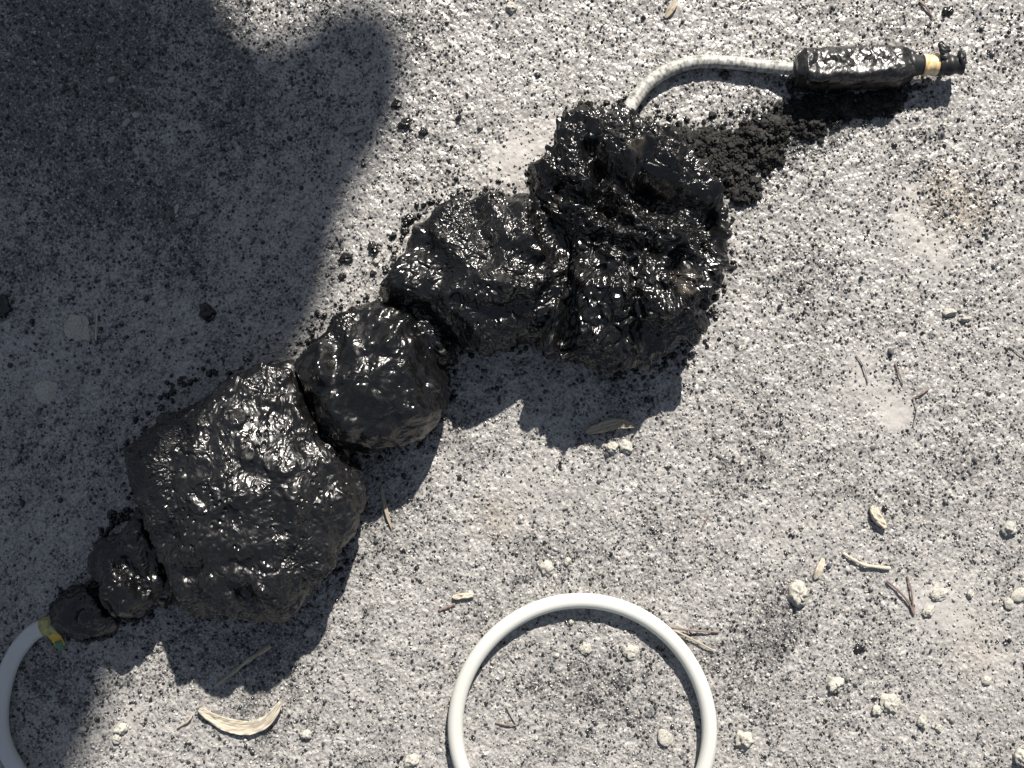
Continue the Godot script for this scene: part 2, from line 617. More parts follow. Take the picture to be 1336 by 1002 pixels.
# ------------------------------------------------------------------ the mud caked hose
func mud_material(rough: float, tint_: float, grain: float, coat := 1.0, shine := 0.5) -> StandardMaterial3D:
	var m := StandardMaterial3D.new()
	m.resource_name = "wet_mud"
	var tint := tint_ * coat
	m.albedo_color = Color(1, 1, 1)
	var t := NoiseTexture2D.new()
	t.width = 512
	t.height = 512
	t.seamless = true
	t.normalize = true
	t.noise = fnl(71, 60.0, 5)
	var ramp := Gradient.new()
	ramp.offsets = PackedFloat32Array([0.0, 0.5, 0.78, 1.0])
	ramp.colors = PackedColorArray([(Color(0.006, 0.006, 0.007) * coat).linear_to_srgb(), (Color(0.0125, 0.013, 0.0142) * tint).linear_to_srgb(), (Color(0.032, 0.031, 0.030) * tint).linear_to_srgb(), (Color(0.070, 0.064, 0.055) * tint).linear_to_srgb()])
	t.color_ramp = ramp
	m.albedo_texture = t
	var r := NoiseTexture2D.new()
	r.width = 512
	r.height = 512
	r.seamless = true
	r.noise = fnl(72, 45.0, 4)
	var rr := Gradient.new()
	rr.offsets = PackedFloat32Array([0.0, 0.55, 1.0])
	rr.colors = PackedColorArray([Color(rough * 0.55, 0, 0), Color(rough, 0, 0), Color(minf(rough * 2.4, 0.95), 0, 0)])
	r.color_ramp = rr
	m.roughness_texture = r
	m.roughness_texture_channel = BaseMaterial3D.TEXTURE_CHANNEL_RED
	m.roughness = 1.0
	var b := NoiseTexture2D.new()
	b.width = 512
	b.height = 512
	b.seamless = true
	b.as_normal_map = true
	b.bump_strength = 4.0
	b.noise = fnl(73, 16.0, 3)
	m.normal_enabled = true
	m.normal_texture = b
	m.normal_scale = grain
	m.metallic_specular = shine
	m.clearcoat_enabled = true
	m.clearcoat = 0.2
	m.clearcoat_roughness = 0.1
	m.vertex_color_use_as_albedo = true
	m.uv1_triplanar = true
	m.uv1_scale = Vector3(14, 14, 14)
	return m

func make_mud_hose() -> void:
	var root := thing("mud_caked_hose", "string of glossy black mud lumps caked on a pale hose", "hose", U(315, 640))
	var back := -root.position
	var wet := mud_material(0.27, 0.26, 0.12, 16.0, 0.52)
	var silver := mud_material(0.33, 0.26, 0.14, 16.0, 0.56)
	var dull := mud_material(0.23, 0.28, 0.14, 16.0, 0.5)
	part("mud_lump", mud_lump([215, 550, 245, 535, 275, 515, 310, 488, 345, 472, 385, 475, 402, 505, 412, 540, 430, 575, 455, 600, 474, 640, 470, 675, 455, 700, 440, 735, 415, 755, 398, 785, 375, 812, 345, 808, 310, 800, 270, 805, 240, 795, 225, 765, 215, 720, 200, 680, 184, 645, 172, 612, 170, 592, 186, 570],
		318, 640, 140, 0.42, {"big": 4.2, "mid": 2.3, "wrinkle": 0.4, "fine": 0.34, "grain": 0.09, "pit": 1.3, "boxy": 0.88, "soft": 0.45, "tilt": Vector2(0.08, -0.12), "crust": [[205, 600, 40], [225, 680, 45], [240, 560, 34], [270, 770, 40], [350, 790, 45], [410, 730, 36], [350, 500, 24]]},
		[[250, 570, 240, 700, 22, -16], [320, 600, 390, 600, 60, 8], [250, 735, 380, 720, 14, -10], [270, 745, 280, 800, 18, -14], [330, 760, 350, 800, 12, -16], [395, 520, 440, 600, 10, 8], [430, 620, 440, 690, 14, -8]], 760, 230), silver, root, back, "largest mud lump with a silvery wet sheen")
	part("mud_lump", mud_lump([393, 462, 420, 440, 450, 410, 490, 396, 530, 396, 555, 415, 570, 450, 580, 490, 585, 530, 565, 560, 530, 578, 480, 586, 440, 582, 415, 557, 395, 520, 389, 485],
		488, 490, 124, 0.42, {"big": 4.0, "mid": 1.6, "wrinkle": 0.32, "fine": 0.2, "grain": 0.07, "tilt": Vector2(0.05, -0.06), "crust": [[440, 420, 26], [550, 410, 22]], "pit": 0.6, "boxy": 0.95, "soft": 0.9},
		[[535, 415, 515, 450, 9, 10], [425, 450, 432, 490, 10, 10], [445, 440, 455, 500, 14, -10], [470, 420, 490, 430, 12, -9], [550, 430, 565, 520, 14, -7]], 520, 170), wet, root, back, "smooth round mud lump beside the largest one")
	part("mud_lump", mud_lump([494, 388, 510, 350, 550, 300, 590, 265, 640, 250, 690, 250, 725, 275, 750, 320, 750, 380, 730, 420, 690, 446, 640, 456, 600, 450, 570, 432, 545, 405, 520, 402],
		630, 355, 116, 0.38, {"big": 6.0, "mid": 2.4, "wrinkle": 0.9, "fine": 0.5, "grain": 0.1, "tilt": Vector2(0.0, -0.1), "crust": [[530, 370, 30], [590, 285, 36], [700, 400, 34], [725, 300, 30], [640, 440, 24]], "pit": 0.9, "boxy": 0.85},
		[[630, 372, 690, 378, 9, 10], [560, 330, 575, 370, 16, -14], [620, 280, 640, 330, 16, -14], [680, 270, 700, 330, 12, 10], [600, 395, 680, 410, 14, -10]], 620, 190), wet, root, back, "long wrinkled mud lump in the middle of the string")
	part("mud_lump", mud_lump([690, 244, 712, 210, 722, 170, 750, 147, 790, 141, 830, 152, 870, 167, 900, 200, 925, 235, 940, 270, 941, 330, 934, 385, 916, 420, 895, 440, 870, 465, 840, 479, 790, 484, 745, 475, 708, 458, 696, 430, 715, 400, 730, 360, 728, 320, 710, 280],
		820, 318, 122, 0.4, {"big": 8.0, "mid": 4.6, "wrinkle": 1.7, "fine": 0.8, "grain": 0.15, "soft": 0.15, "crust": [[760, 165, 40], [830, 165, 40], [890, 210, 44], [930, 290, 30], [930, 390, 26], [720, 230, 30], [800, 290, 36], [740, 440, 30]], "pit": 0.7, "boxy": 0.62, "clay": [[885, 372, 16], [822, 212, 11], [722, 268, 8], [905, 400, 9]]},
		[[770, 175, 915, 245, 24, 14], [835, 272, 915, 292, 20, -28], [800, 250, 850, 265, 16, -15], [790, 400, 880, 380, 46, 6], [735, 175, 755, 260, 16, 11], [765, 205, 790, 285, 10, -17], [800, 190, 812, 240, 9, 8],
		[755, 360, 760, 450, 16, 8], [735, 340, 738, 450, 10, -24], [815, 330, 832, 470, 9, -11], [875, 340, 855, 440, 8, -10], [705, 225, 800, 262, 9, 8], [725, 252, 810, 300, 8, -14], [790, 340, 800, 400, 10, 6], [925, 290, 915, 420, 8, -14],
		[860, 150, 905, 215, 14, -11], [770, 320, 850, 335, 9, -13], [700, 425, 740, 440, 12, -7], [860, 300, 905, 340, 9, 7], [900, 430, 870, 455, 9, -6]], 760, 220), dull, root, back, "folded sack shaped mud lump with a dark hollow")
	part("mud_lump", mud_lump([129, 720, 135, 702, 160, 692, 178, 668, 190, 655, 206, 680, 214, 720, 220, 770, 200, 800, 168, 806, 142, 782, 128, 750],
		172, 740, 86, 0.45, {"big": 4.0, "mid": 3.0, "wrinkle": 0.4, "fine": 0.3, "pit": 0.6}, [[175, 730, 200, 760, 10, -12], [150, 760, 165, 790, 9, 8]], 360, 110), wet, root, back, "small knobbly mud lump near the hose end")
	part("mud_lump", mud_lump([64, 803, 84, 778, 115, 763, 140, 775, 157, 800, 148, 820, 110, 833, 76, 829],
		111, 800, 56, 0.45, {"big": 3.0, "mid": 2.0, "wrinkle": 0.3, "fine": 0.25, "pit": 0.5}, [[115, 780, 105, 800, 8, -8], [135, 785, 145, 810, 7, 7]], 300, 90), wet, root, back, "smallest mud lump next to the yellow tape")

	var neck := {"big": 4.0, "mid": 2.6, "wrinkle": 0.9, "fine": 0.5, "pit": 0.7}
	part("mud_neck", mud_lump([385, 520, 400, 495, 430, 500, 450, 540, 455, 585, 440, 610, 415, 600, 395, 565], 420, 555, 78, 0.4, neck, [], 260, 80), wet, root, back)
	part("mud_neck", mud_lump([515, 395, 540, 380, 575, 395, 595, 430, 590, 470, 570, 480, 545, 455, 525, 425], 555, 428, 80, 0.4, neck, [], 260, 80), wet, root, back)
	part("mud_neck", mud_lump([690, 300, 715, 255, 750, 270, 760, 340, 755, 420, 735, 455, 705, 445, 695, 380], 725, 360, 88, 0.4, neck, [], 300, 90), dull, root, back)
	part("mud_neck", mud_lump([175, 700, 190, 665, 215, 660, 240, 700, 240, 770, 215, 795, 190, 780], 208, 728, 70, 0.4, neck, [], 240, 80), wet, root, back)
	# the clean hose that leaves the string at the small end
	var hose := mat_of(Color(0.62, 0.64, 0.64), 0.38, "milky_plastic")
	hose.backlight_enabled = true
	hose.backlight = Color(0.6, 0.63, 0.64)
	var left := smooth_path([U(100, 806, 22), U(66, 814, 17), U(45, 826, 14), U(24, 852, 12), U(11, 886, 12), U(5, 925, 12), U(8, 960, 12), U(22, 992, 12), U(50, 1030, 12), U(95, 1064, 12), U(150, 1085, 12)], 12)
	part("hose", tube(left, func(_t): return 11.0 * S, 24, false, true), hose, root, back, "milky white hose end curving away")
	var yellow := mat_of(Color(0.62, 0.43, 0.06), 0.4, "yellow_tape")
	var green := mat_of(Color(0.08, 0.22, 0.13), 0.45, "green_tape")
	var cuff := left.slice(6, 14)
	var band := part("tape", tube(cuff, func(t): return (12.2 + 0.5 * sin(t * 9.0)) * S, 24, false, true), tape_print(), root, back)
	part("tape_tail", strip(smooth_path([U(72, 818, 22), U(76, 828, 12), U(80, 838, 7), U(81, 842, 6)], 6), func(t): return (7.5 - 1.5 * t) * S, 1.6 * S, 0.0, 0.5), yellow, band)
	part("tape_tip", strip(smooth_path([U(79.5, 835, 10), U(81, 841, 8.5), U(83, 847, 6)], 5), func(t): return (5.0 - 1.0 * t) * S, 1.8 * S, 0.0, 0.5), green, band)

	# the dirty hose at the other end, and the coated handle on it
	var dirty := StandardMaterial3D.new()
	dirty.resource_name = "dirty_hose"
	dirty.albedo_texture = streaks(Color(0.10, 0.1, 0.09), Color(0.46, 0.46, 0.43), 33)
	dirty.roughness = 0.55
	dirty.uv1_scale = Vector3(1, 1, 1)
	var right := smooth_path([U(800, 185, 26), U(816, 152, 20), U(829, 130, 13), U(849, 108, 10), U(880, 90, 9), U(912, 83, 9), U(950, 84, 9), U(1000, 90, 11), U(1042, 96, 19)], 12)
	part("hose", tube(right, func(t): return (9.4 - 1.2 * t) * S + 0.00012 * sin(t * 70.0) * (1.0 if t > 0.5 and t < 0.72 else 0.1), 24), dirty, root, back, "dirty grey hose bent towards the handle")
	make_handle(root, back)

func tape_print() -> StandardMaterial3D:
	var m := StandardMaterial3D.new()
	m.resource_name = "faded_tape"
	m.albedo_texture = streaks(Color(0.12, 0.2, 0.1), Color(0.46, 0.4, 0.14), 37)
	m.roughness = 0.4
	return m

func streaks(a: Color, b: Color, seed_: int) -> ImageTexture:
	var n := fnl(seed_, 9.0, 3)
	var im := Image.create_empty(128, 512, false, Image.FORMAT_RGB8)
	for y in 512:
		for x in 128:
			var t := clampf(0.62 + 0.7 * n.get_noise_2d(x * 0.3, y * 0.35) + 0.6 * n.get_noise_2d(x * 0.5 + 300.0, y * 0.12), 0.0, 1.0)
			im.set_pixel(x, y, a.lerp(b, t).linear_to_srgb())
	return ImageTexture.create_from_image(im)

func make_handle(root: Node3D, back: Vector3) -> void:
	var gloss := mud_material(0.33, 0.4, 0.12, 1.0, 0.55)
	var black := mat_of(Color(0.012, 0.013, 0.015), 0.42, "black_rubber")
	# body: a squarish bar with chamfered ends, the mud on it raised and wrinkled on top
	var v := PackedVector3Array()
	var na := 150
	var nb := 220
	for r in nb:
		var t := float(r) / (nb - 1)
		var x := lerpf(1036, 1188, t)
		var k := clampf((x - 1034.0) / 14.0, 0.0, 1.0)
		var k2 := clampf((1192.0 - x) / 22.0, 0.0, 1.0)
		var half := 24.0 * lerpf(0.62, 1.0, k) * lerpf(0.52, 1.0, k2)
		if r == 0 or r == nb - 1:
			half = 0.5
		var mid := lerpf(92.0, 87.0, t)
		for c in na:
			var a := TAU * c / na
			var e := pow(pow(absf(cos(a)), 4.5) + pow(absf(sin(a)), 4.5), -1.0 / 4.5)
			var q := Vector2(cos(a), sin(a)) * e * half
			q = Vector2(q.x, q.y * 0.86).rotated(-0.3)
			var p := U(x, mid - q.x, 25.0 + q.y)
			var m := p * 1000.0
			var top := clampf(sin(a) * 1.6, 0.0, 1.0)
			var d := (0.2 + top) * (1.3 * n_mid.get_noise_3dv(m * 1.1) + 0.3 * n_ridge.get_noise_3dv(m * 1.2) + 1.0 * n_big.get_noise_3dv(m * 2.0)) * 0.001
			v.append(p + Vector3(0, sin(a), -cos(a)) * d * (1.0 if half > 1.0 else 0.0))
	var body := mesh_of(v, grid_faces(nb, na, true))
	var handle := part("handle", body, gloss, root, back + U(663, 507) - U(668, 501), "black handle bar smeared with silvery wet mud")
	part("neck", tube(smooth_path([U(1178, 87.5, 27), U(1186, 86.5, 27), U(1200, 86, 27)], 5), func(t): return (16.0 - 2.0 * absf(t - 0.4) * 4.0) * S, 28), black, handle)
	part("nozzle", tube(smooth_path([U(1217, 86, 26), U(1224, 86, 26), U(1232, 86, 26), U(1241, 85.5, 26), U(1250, 85, 26)], 5), func(t): return (12.5 + 1.2 * sin(t * 14.0)) * S, 28, false, true), black, handle)
	part("collar", tube(smooth_path([U(1217, 86, 26), U(1221, 86, 26), U(1226, 86, 26)], 4), func(t): return (14.5 - 3.0 * absf(t - 0.5)) * S, 8), black, handle)
	part("latch", strip(smooth_path([U(1224, 76, 42), U(1220, 68, 43), U(1217, 61, 41)], 5), func(t): return (8.0 - 5.0 * t) * S, 5.0 * S, 0.0, 0.5), black, handle)
	part("tip_rim", pebble(64, Vector3(6, 9, 11) * S, 0.35, 18, 12, 0.5), black, handle, U(1247, 79, 32))
	var tape_m := StandardMaterial3D.new()
	tape_m.resource_name = "amber_tape"
	tape_m.albedo_texture = streaks(Color(0.62, 0.32, 0.05), Color(0.74, 0.66, 0.46), 35)
	tape_m.roughness = 0.35
	part("tape", tube(smooth_path([U(1199, 86, 26.5), U(1204, 86, 26.5), U(1210, 86, 26.5), U(1215, 86, 26.5), U(1219, 86, 26.5)], 4), func(t): return (13.4 + 0.7 * sin(t * 11.0)) * S, 28, false, true), tape_m, handle, Vector3.ZERO, "amber tape wound round the neck")
	var clip := mat_of(Color(0.4, 0.4, 0.38), 0.3, "dull_metal")
	clip.metallic = 0.6
	part("clip", tube(smooth_path([U(1190, 106, 9), U(1194, 103, 10), U(1199, 101.5, 10), U(1203, 103, 9)], 5), func(_t): return 2.6 * S, 10), clip, handle)


func make_soil() -> void:
	# crumbs of black soil spilled between the sack and the handle
	var rows := PackedFloat32Array()
	var blobs := [[905, 190, 24], [925, 185, 26], [950, 200, 34], [955, 225, 30], [970, 250, 20], [985, 180, 32], [1010, 168, 30], [1040, 155, 30], [1070, 145, 26], [1000, 205, 22], [935, 215, 24], [1060, 165, 16], [1100, 140, 22], [1135, 138, 20], [1160, 132, 14], [880, 180, 20], [935, 290, 12], [700, 225, 10], [760, 150, 14]]
	for i in 11000:
		var b = blobs[rng.randi() % blobs.size()]
		var far := sqrt(-log(maxf(rng.randf(), 0.003))) * 0.62
		if rng.randf() < 0.1:
			far *= 1.9
		var a := rng.randf_range(0, TAU)
		var p := U(b[0] + cos(a) * far * b[2] * 0.85, b[1] + sin(a) * far * b[2] * 0.72)
		var s := 0.0004 + 0.0021 * pow(rng.randf(), 4.0)
		if rng.randf() < 0.02:
			s = rng.randf_range(0.0024, 0.0036)
		var y := ground_y(p.x, p.z) + rng.randf() * 0.0035 * clampf(1.0 - far, 0.0, 1.0)
		var c := 0.004 + 0.02 * pow(rng.randf(), 2.5)
		put_grain(rows, Vector3(p.x, y + s * 0.3, p.z), Vector3(s * rng.randf_range(0.8, 1.3), s, s), Color(c * 1.04, c, c * 0.92))
	var m := mat_of(Color(1, 1, 1), 0.8, "black_soil")
	m.vertex_color_use_as_albedo = true
	scatter("black_soil", "crumbly black soil spilled between the sack lump and the handle", pebble(9, Vector3.ONE, 1.1, 12, 9, 0.3), m, rows)
	# flecks of mud thrown off round the lumps
	rows = PackedFloat32Array()
	var rims := [[318, 640, 150, 165], [488, 490, 98, 98], [630, 355, 125, 105], [825, 315, 125, 172], [172, 740, 46, 68], [113, 800, 42, 36], [1112, 112, 80, 12]]
	for i in 3600:
		var b = rims[rng.randi() % rims.size()]
		var a := rng.randf_range(0, TAU)
		var k := 0.93 + absf(rng.randfn(0.0, 0.085))
		var p := U(b[0] + cos(a) * b[2] * k, b[1] + sin(a) * b[3] * k)
		var s := 0.0005 + 0.0016 * pow(rng.randf(), 3.0)
		var c := rng.randf_range(0.006, 0.02)
		put_grain(rows, Vector3(p.x, ground_y(p.x, p.z) + s * 0.3, p.z), Vector3(s * rng.randf_range(0.8, 1.5), s * 0.8, s), Color(c, c, c))
	var m2 := mat_of(Color(1, 1, 1), 0.3, "mud_flecks")
	m2.vertex_color_use_as_albedo = true
	scatter("mud_flecks", "flecks of wet black mud round the feet of the lumps", pebble(10, Vector3.ONE, 0.6, 10, 8, 0.2), m2, rows)


func make_ring() -> void:
	var m := mat_of(Color(0.64, 0.64, 0.61), 0.42, "milky_plastic_ring")
	m.backlight_enabled = true
	m.backlight = Color(0.6, 0.63, 0.62)
	var path := PackedVector3Array()
	for i in 160:
		var a := TAU * i / 160
		var r := 163.5 + 1.4 * sin(2.0 * a + 0.6) + 0.8 * sin(3.0 * a)
		path.append(U(cos(a) * r, sin(a) * r, 12.6 + 1.2 * sin(a * 2.0 + 1.0)) - U(0, 0))
	solo("hose_ring", tube(path, func(_t): return 9.9 * S, 28, true), m, U(759, 945), "milky white plastic hose bent into a wide ring", "hose")


# ------------------------------------------------------------------ small things on the ground
func rest(x: float, y: float, h := 0.0) -> Vector3:
	var p := U(x, y)
	return Vector3(p.x, ground_y(p.x, p.z) + h * S, p.z)

func stone_material(c: Color, seed_: int) -> StandardMaterial3D:
	var m := StandardMaterial3D.new()
	m.resource_name = "stone"
	var t := NoiseTexture2D.new()
	t.width = 128
	t.height = 128
	t.seamless = true
	t.noise = fnl(seed_, 12.0, 4)
	var ramp := Gradient.new()
	ramp.offsets = PackedFloat32Array([0.0, 0.3, 0.55, 1.0])
	ramp.colors = PackedColorArray([(c * 0.25).linear_to_srgb(), (c * 0.75).linear_to_srgb(), c.linear_to_srgb(), (c * 1.15).linear_to_srgb()])
	t.color_ramp = ramp
	m.albedo_texture = t
	m.uv1_triplanar = true
	m.uv1_scale = Vector3(60, 60, 60)
	m.roughness = 0.75
	return m

func make_pebbles() -> void:
	var pale := stone_material(Color(0.42, 0.41, 0.365), 81)
	var grey := stone_material(Color(0.33, 0.335, 0.31), 82)
	var dark := mud_material(0.3, 0.8, 0.3)
	# x, y, half width, half depth, half height, turn, edgy, rough, material, label
	var list := [
		[60, 512, 20, 17, 5, 0.3, 0.9, 0.12, pale, "largest flat grey stone chip, lying in the shade"],
		[102, 429, 17, 19, 4, 0.9, 0.5, 0.45, pale, "flat pitted grey stone beside an upright pale needle"],
		[213, 397, 7, 6, 4, 0.2, 0.9, 0.2, pale, "small whitish pebble alone on the shaded ground"],
		[713, 741, 10, 11, 6, 0.5, 0.8, 0.3, pale, "cream pebble above the top of the hose ring"],
		[740, 732, 6, 5, 4, 1.2, 0.7, 0.3, pale, "tiny cream pebble right of the one above the ring"],
		[1041, 775, 13, 17, 12, 0.2, 0.5, 0.5, pale, "tall crumbly pale stone with a black shadow under it"],
		[1090, 894, 12, 10, 8, 0.8, 0.5, 0.5, pale, "rough cream crumb midway below the tall crumbly stone"],
		[1161, 917, 12, 14, 5, 0.4, 0.5, 0.55, pale, "broad low cream crumb beside a smaller round one"],
		[1143, 927, 7, 7, 5, 0.4, 0.6, 0.35, pale, "round little crumb left of the broad low one"],
		[969, 965, 12, 11, 8, 1.9, 0.5, 0.5, pale, "knobbly cream stone just right of the hose ring"],
		[1203, 942, 7, 9, 6, 0.1, 0.6, 0.4, pale, "small pale crumb near the lower right corner"],
		[867, 962, 11, 13, 4, 0.7, 0.9, 0.15, pale, "flat cream flake inside the hose ring"],
		[763, 846, 8, 8, 3, 0.3, 0.6, 0.4, pale, "faint pale flake under the top of the ring"],
		[823, 850, 10, 12, 4, 0.9, 0.7, 0.4, pale, "pale flake inside the ring at its upper right"],
		[745, 811, 4, 4, 4, 0.0, 0.6, 0.3, pale, "tiny pebble in the shadow of the ring's top"],
		[1331, 776, 13, 9, 4, 0.4, 0.9, 0.12, pale, "white angular flake at the right edge, bigger of a pair"],
		[1315, 787, 9, 7, 4, 2.2, 0.9, 0.12, pale, "white angular flake at the right edge, smaller of a pair"],
		[1314, 690, 10, 9, 8, 0.6, 0.5, 0.5, grey, "greyish crumb at the right side above the white flakes"],
		[1286, 888, 7, 6, 4, 0.5, 0.8, 0.2, pale, "smooth pale pebble in front of a dark smear"],
		[1224, 775, 12, 8, 3, 0.2, 0.6, 0.45, pale, "flat pale patch of stone beside two pine needles"],
		[1211, 797, 9, 7, 4, 0.8, 0.5, 0.4, pale, "oval pale pebble below the two pine needles"],
		[1238, 408, 11, 6, 7, -0.1, 0.9, 0.15, pale, "wedge shaped cream chip with a dark underside"],
		[1260, 416, 8, 4, 4, 0.2, 0.9, 0.2, pale, "thin reddish cream chip beside the wedge shaped one"],
		[158, 951, 11, 8, 6, 0.5, 0.6, 0.35, pale, "cream crumb in the sunlit patch at lower left"],
		[153, 963, 7, 7, 4, 0.9, 0.7, 0.3, pale, "second crumb touching the one in the sunlit patch"],
		[107, 952, 6, 5, 4, 0.3, 0.7, 0.3, grey, "little grey pebble in the shade near the hose"],
		[399, 958, 8, 7, 5, 0.3, 0.6, 0.4, pale, "cream crumb right of the curved bark strip"],
		[816, 583, 9, 10, 5, 0.4, 0.6, 0.45, pale, "pale crumb right below the grey seed husk"],
		[798, 584, 8, 9, 5, 1.4, 0.6, 0.45, pale, "pale crumb left of its twin below the seed husk"],
		[1331, 988, 10, 13, 10, 0.4, 0.5, 0.45, pale, "cream stone cut off at the lower right corner"],
		[537, 993, 11, 9, 5, 0.4, 0.6, 0.4, pale, "pale crumb at the lower edge left of the ring"],
		[667, 10, 7, 7, 5, 0.4, 0.7, 0.4, pale, "whitish pebble at the upper edge"],
		[405, 824, 9, 8, 4, 0.4, 0.8, 0.3, grey, "flat grey pebble in the shadow of the largest lump"],
		[147, 104, 6, 4, 3, 0.4, 0.9, 0.2, grey, "small oval grey pebble high in the shade"],
		[165, 160, 7, 5, 4, 0.8, 0.9, 0.2, grey, "grey pebble beside a paler one in the shade"],
		[177, 150, 6, 4, 4, 0.1, 0.9, 0.2, pale, "paler pebble of the two in the shade"],
		[742, 455, 6, 7, 6, 0.1, 0.7, 0.3, pale, "cream pebble stuck at the foot of the sack lump"],
		[491, 341, 5, 4, 4, 0.1, 0.7, 0.3, pale, "small cream pebble beside a black crumb"],
		[1265, 775, 5, 6, 4, 0.1, 0.7, 0.3, pale, "tiny pale pebble left of the white flakes"],
		[1225, 950, 5, 5, 3, 0.1, 0.7, 0.3, pale, "tiny pale speck near the lower right crumb"],
		[528, 162, 10, 7, 6, 0.4, 0.3, 0.6, dark, "black mud crumb above the string on sunlit ground"],
		[518, 136, 7, 5, 4, 0.4, 0.3, 0.6, dark, "smaller black crumb above another at the shadow's edge"],
		[553, 172, 6, 5, 4, 0.9, 0.3, 0.6, dark, "little black crumb right of the mud crumb above the string"],
		[487, 324, 6, 8, 6, 0.4, 0.3, 0.6, dark, "black crumb touching a cream pebble"],
		[452, 337, 9, 7, 6, 0.4, 0.3, 0.6, dark, "ragged black crumb left of the cream pebble"],
		[447, 361, 6, 5, 4, 0.7, 0.3, 0.6, dark, "black crumb below the ragged one"],
		[271, 407, 9, 12, 9, 0.4, 0.3, 0.6, dark, "black mud clod on the shaded ground"],
		[2, 400, 13, 14, 10, 0.4, 0.3, 0.6, dark, "black mud clod cut off by the left edge"],
		[146, 671, 6, 6, 5, 0.4, 0.3, 0.6, dark, "black crumb above the small knobbly lump"],
		[534, 285, 7, 6, 5, 0.4, 0.3, 0.6, dark, "black crumb above the long wrinkled lump"],
		[1154, 663, 4, 4, 4, 0.2, 0.3, 0.5, dark, "round black crumb beside the cream seed"],
		[1236, 15, 8, 6, 5, 0.4, 0.3, 0.6, dark, "black crumb at the upper right above the handle"],
		[1092, 162, 11, 6, 7, 0.6, 0.3, 0.6, dark, "black clod in front of the handle's shadow"],
		[1120, 847, 8, 6, 2, 0.6, 0.3, 0.6, dark, "flat dark crumb pressed into pale ground"],
		[945, 98, 6, 5, 4, 0.2, 0.3, 0.6, dark, "black crumb under the middle of the grey hose"],
		[955, 349, 7, 4, 4, 0.6, 0.3, 0.6, dark, "black crumb off the right flank of the sack lump"],
	]
	for i in list.size():
		var q = list[i]
		var grain: bool = q[8] != dark
		var o := solo("pebble" if grain else "mud_crumb", pebble(200 + i * 7, Vector3(q[2], q[4], q[3]) * S, q[7], 26, 16, q[6]), q[8], rest(q[0], q[1], q[4] * (0.1 if q[8] == dark else 0.05) + (0.0 if q[8] == dark else 1.2)), q[9], "pebble" if grain else "mud crumb", "pebbles on the concrete" if grain else "mud crumbs on the concrete")
		o.rotation.y = q[5]

func local_path(pts: Array, at: Vector3, per := 8) -> PackedVector3Array:
	var out: Array = []
	for i in range(0, pts.size(), 3):
		out.append(rest(pts[i], pts[i + 1], pts[i + 2]) - at)
	return smooth_path(out, per)

func twig(called: String, pts: Array, r0: float, r1: float, mat: Material, label: String, category := "twig") -> void:
	var at := rest(pts[0], pts[1])
	var path := local_path(pts, at)
	solo(called, tube(path, func(t): return lerpf(r0, r1, t) * S * (1.0 + 0.18 * sin(t * 23.0)), 9, false, false, 0.7), mat, at, label, category, "plant litter on the concrete")

func leaf(called: String, pts: Array, half: float, thick: float, trough: float, ends: float, mat: Material, label: String, category: String) -> void:
	var at := rest(pts[0], pts[1])
	var path := local_path(pts, at)
	solo(called, strip(path, func(t): return half * S * pow(maxf(sin(PI * lerpf(0.03, 0.97, t)), 0.02), ends), thick * S, trough, 0.6), mat, at, label, category, "plant litter on the concrete")

func bark_material(a: Color, b: Color, seed_: int) -> StandardMaterial3D:
	var m := StandardMaterial3D.new()
	m.resource_name = "dry_fibre"
	var n := fnl(seed_, 5.0, 4)
	var im := Image.create_empty(96, 192, false, Image.FORMAT_RGB8)
	for y in 192:
		for x in 96:
			var t := clampf(0.6 + 0.9 * n.get_noise_2d(x, y * 0.07) + 0.5 * n.get_noise_2d(x * 0.5 + 200.0, y * 0.5), 0.0, 1.0)
			im.set_pixel(x, y, a.lerp(b, t).linear_to_srgb())
	m.albedo_texture = ImageTexture.create_from_image(im)
	m.roughness = 0.7
	return m

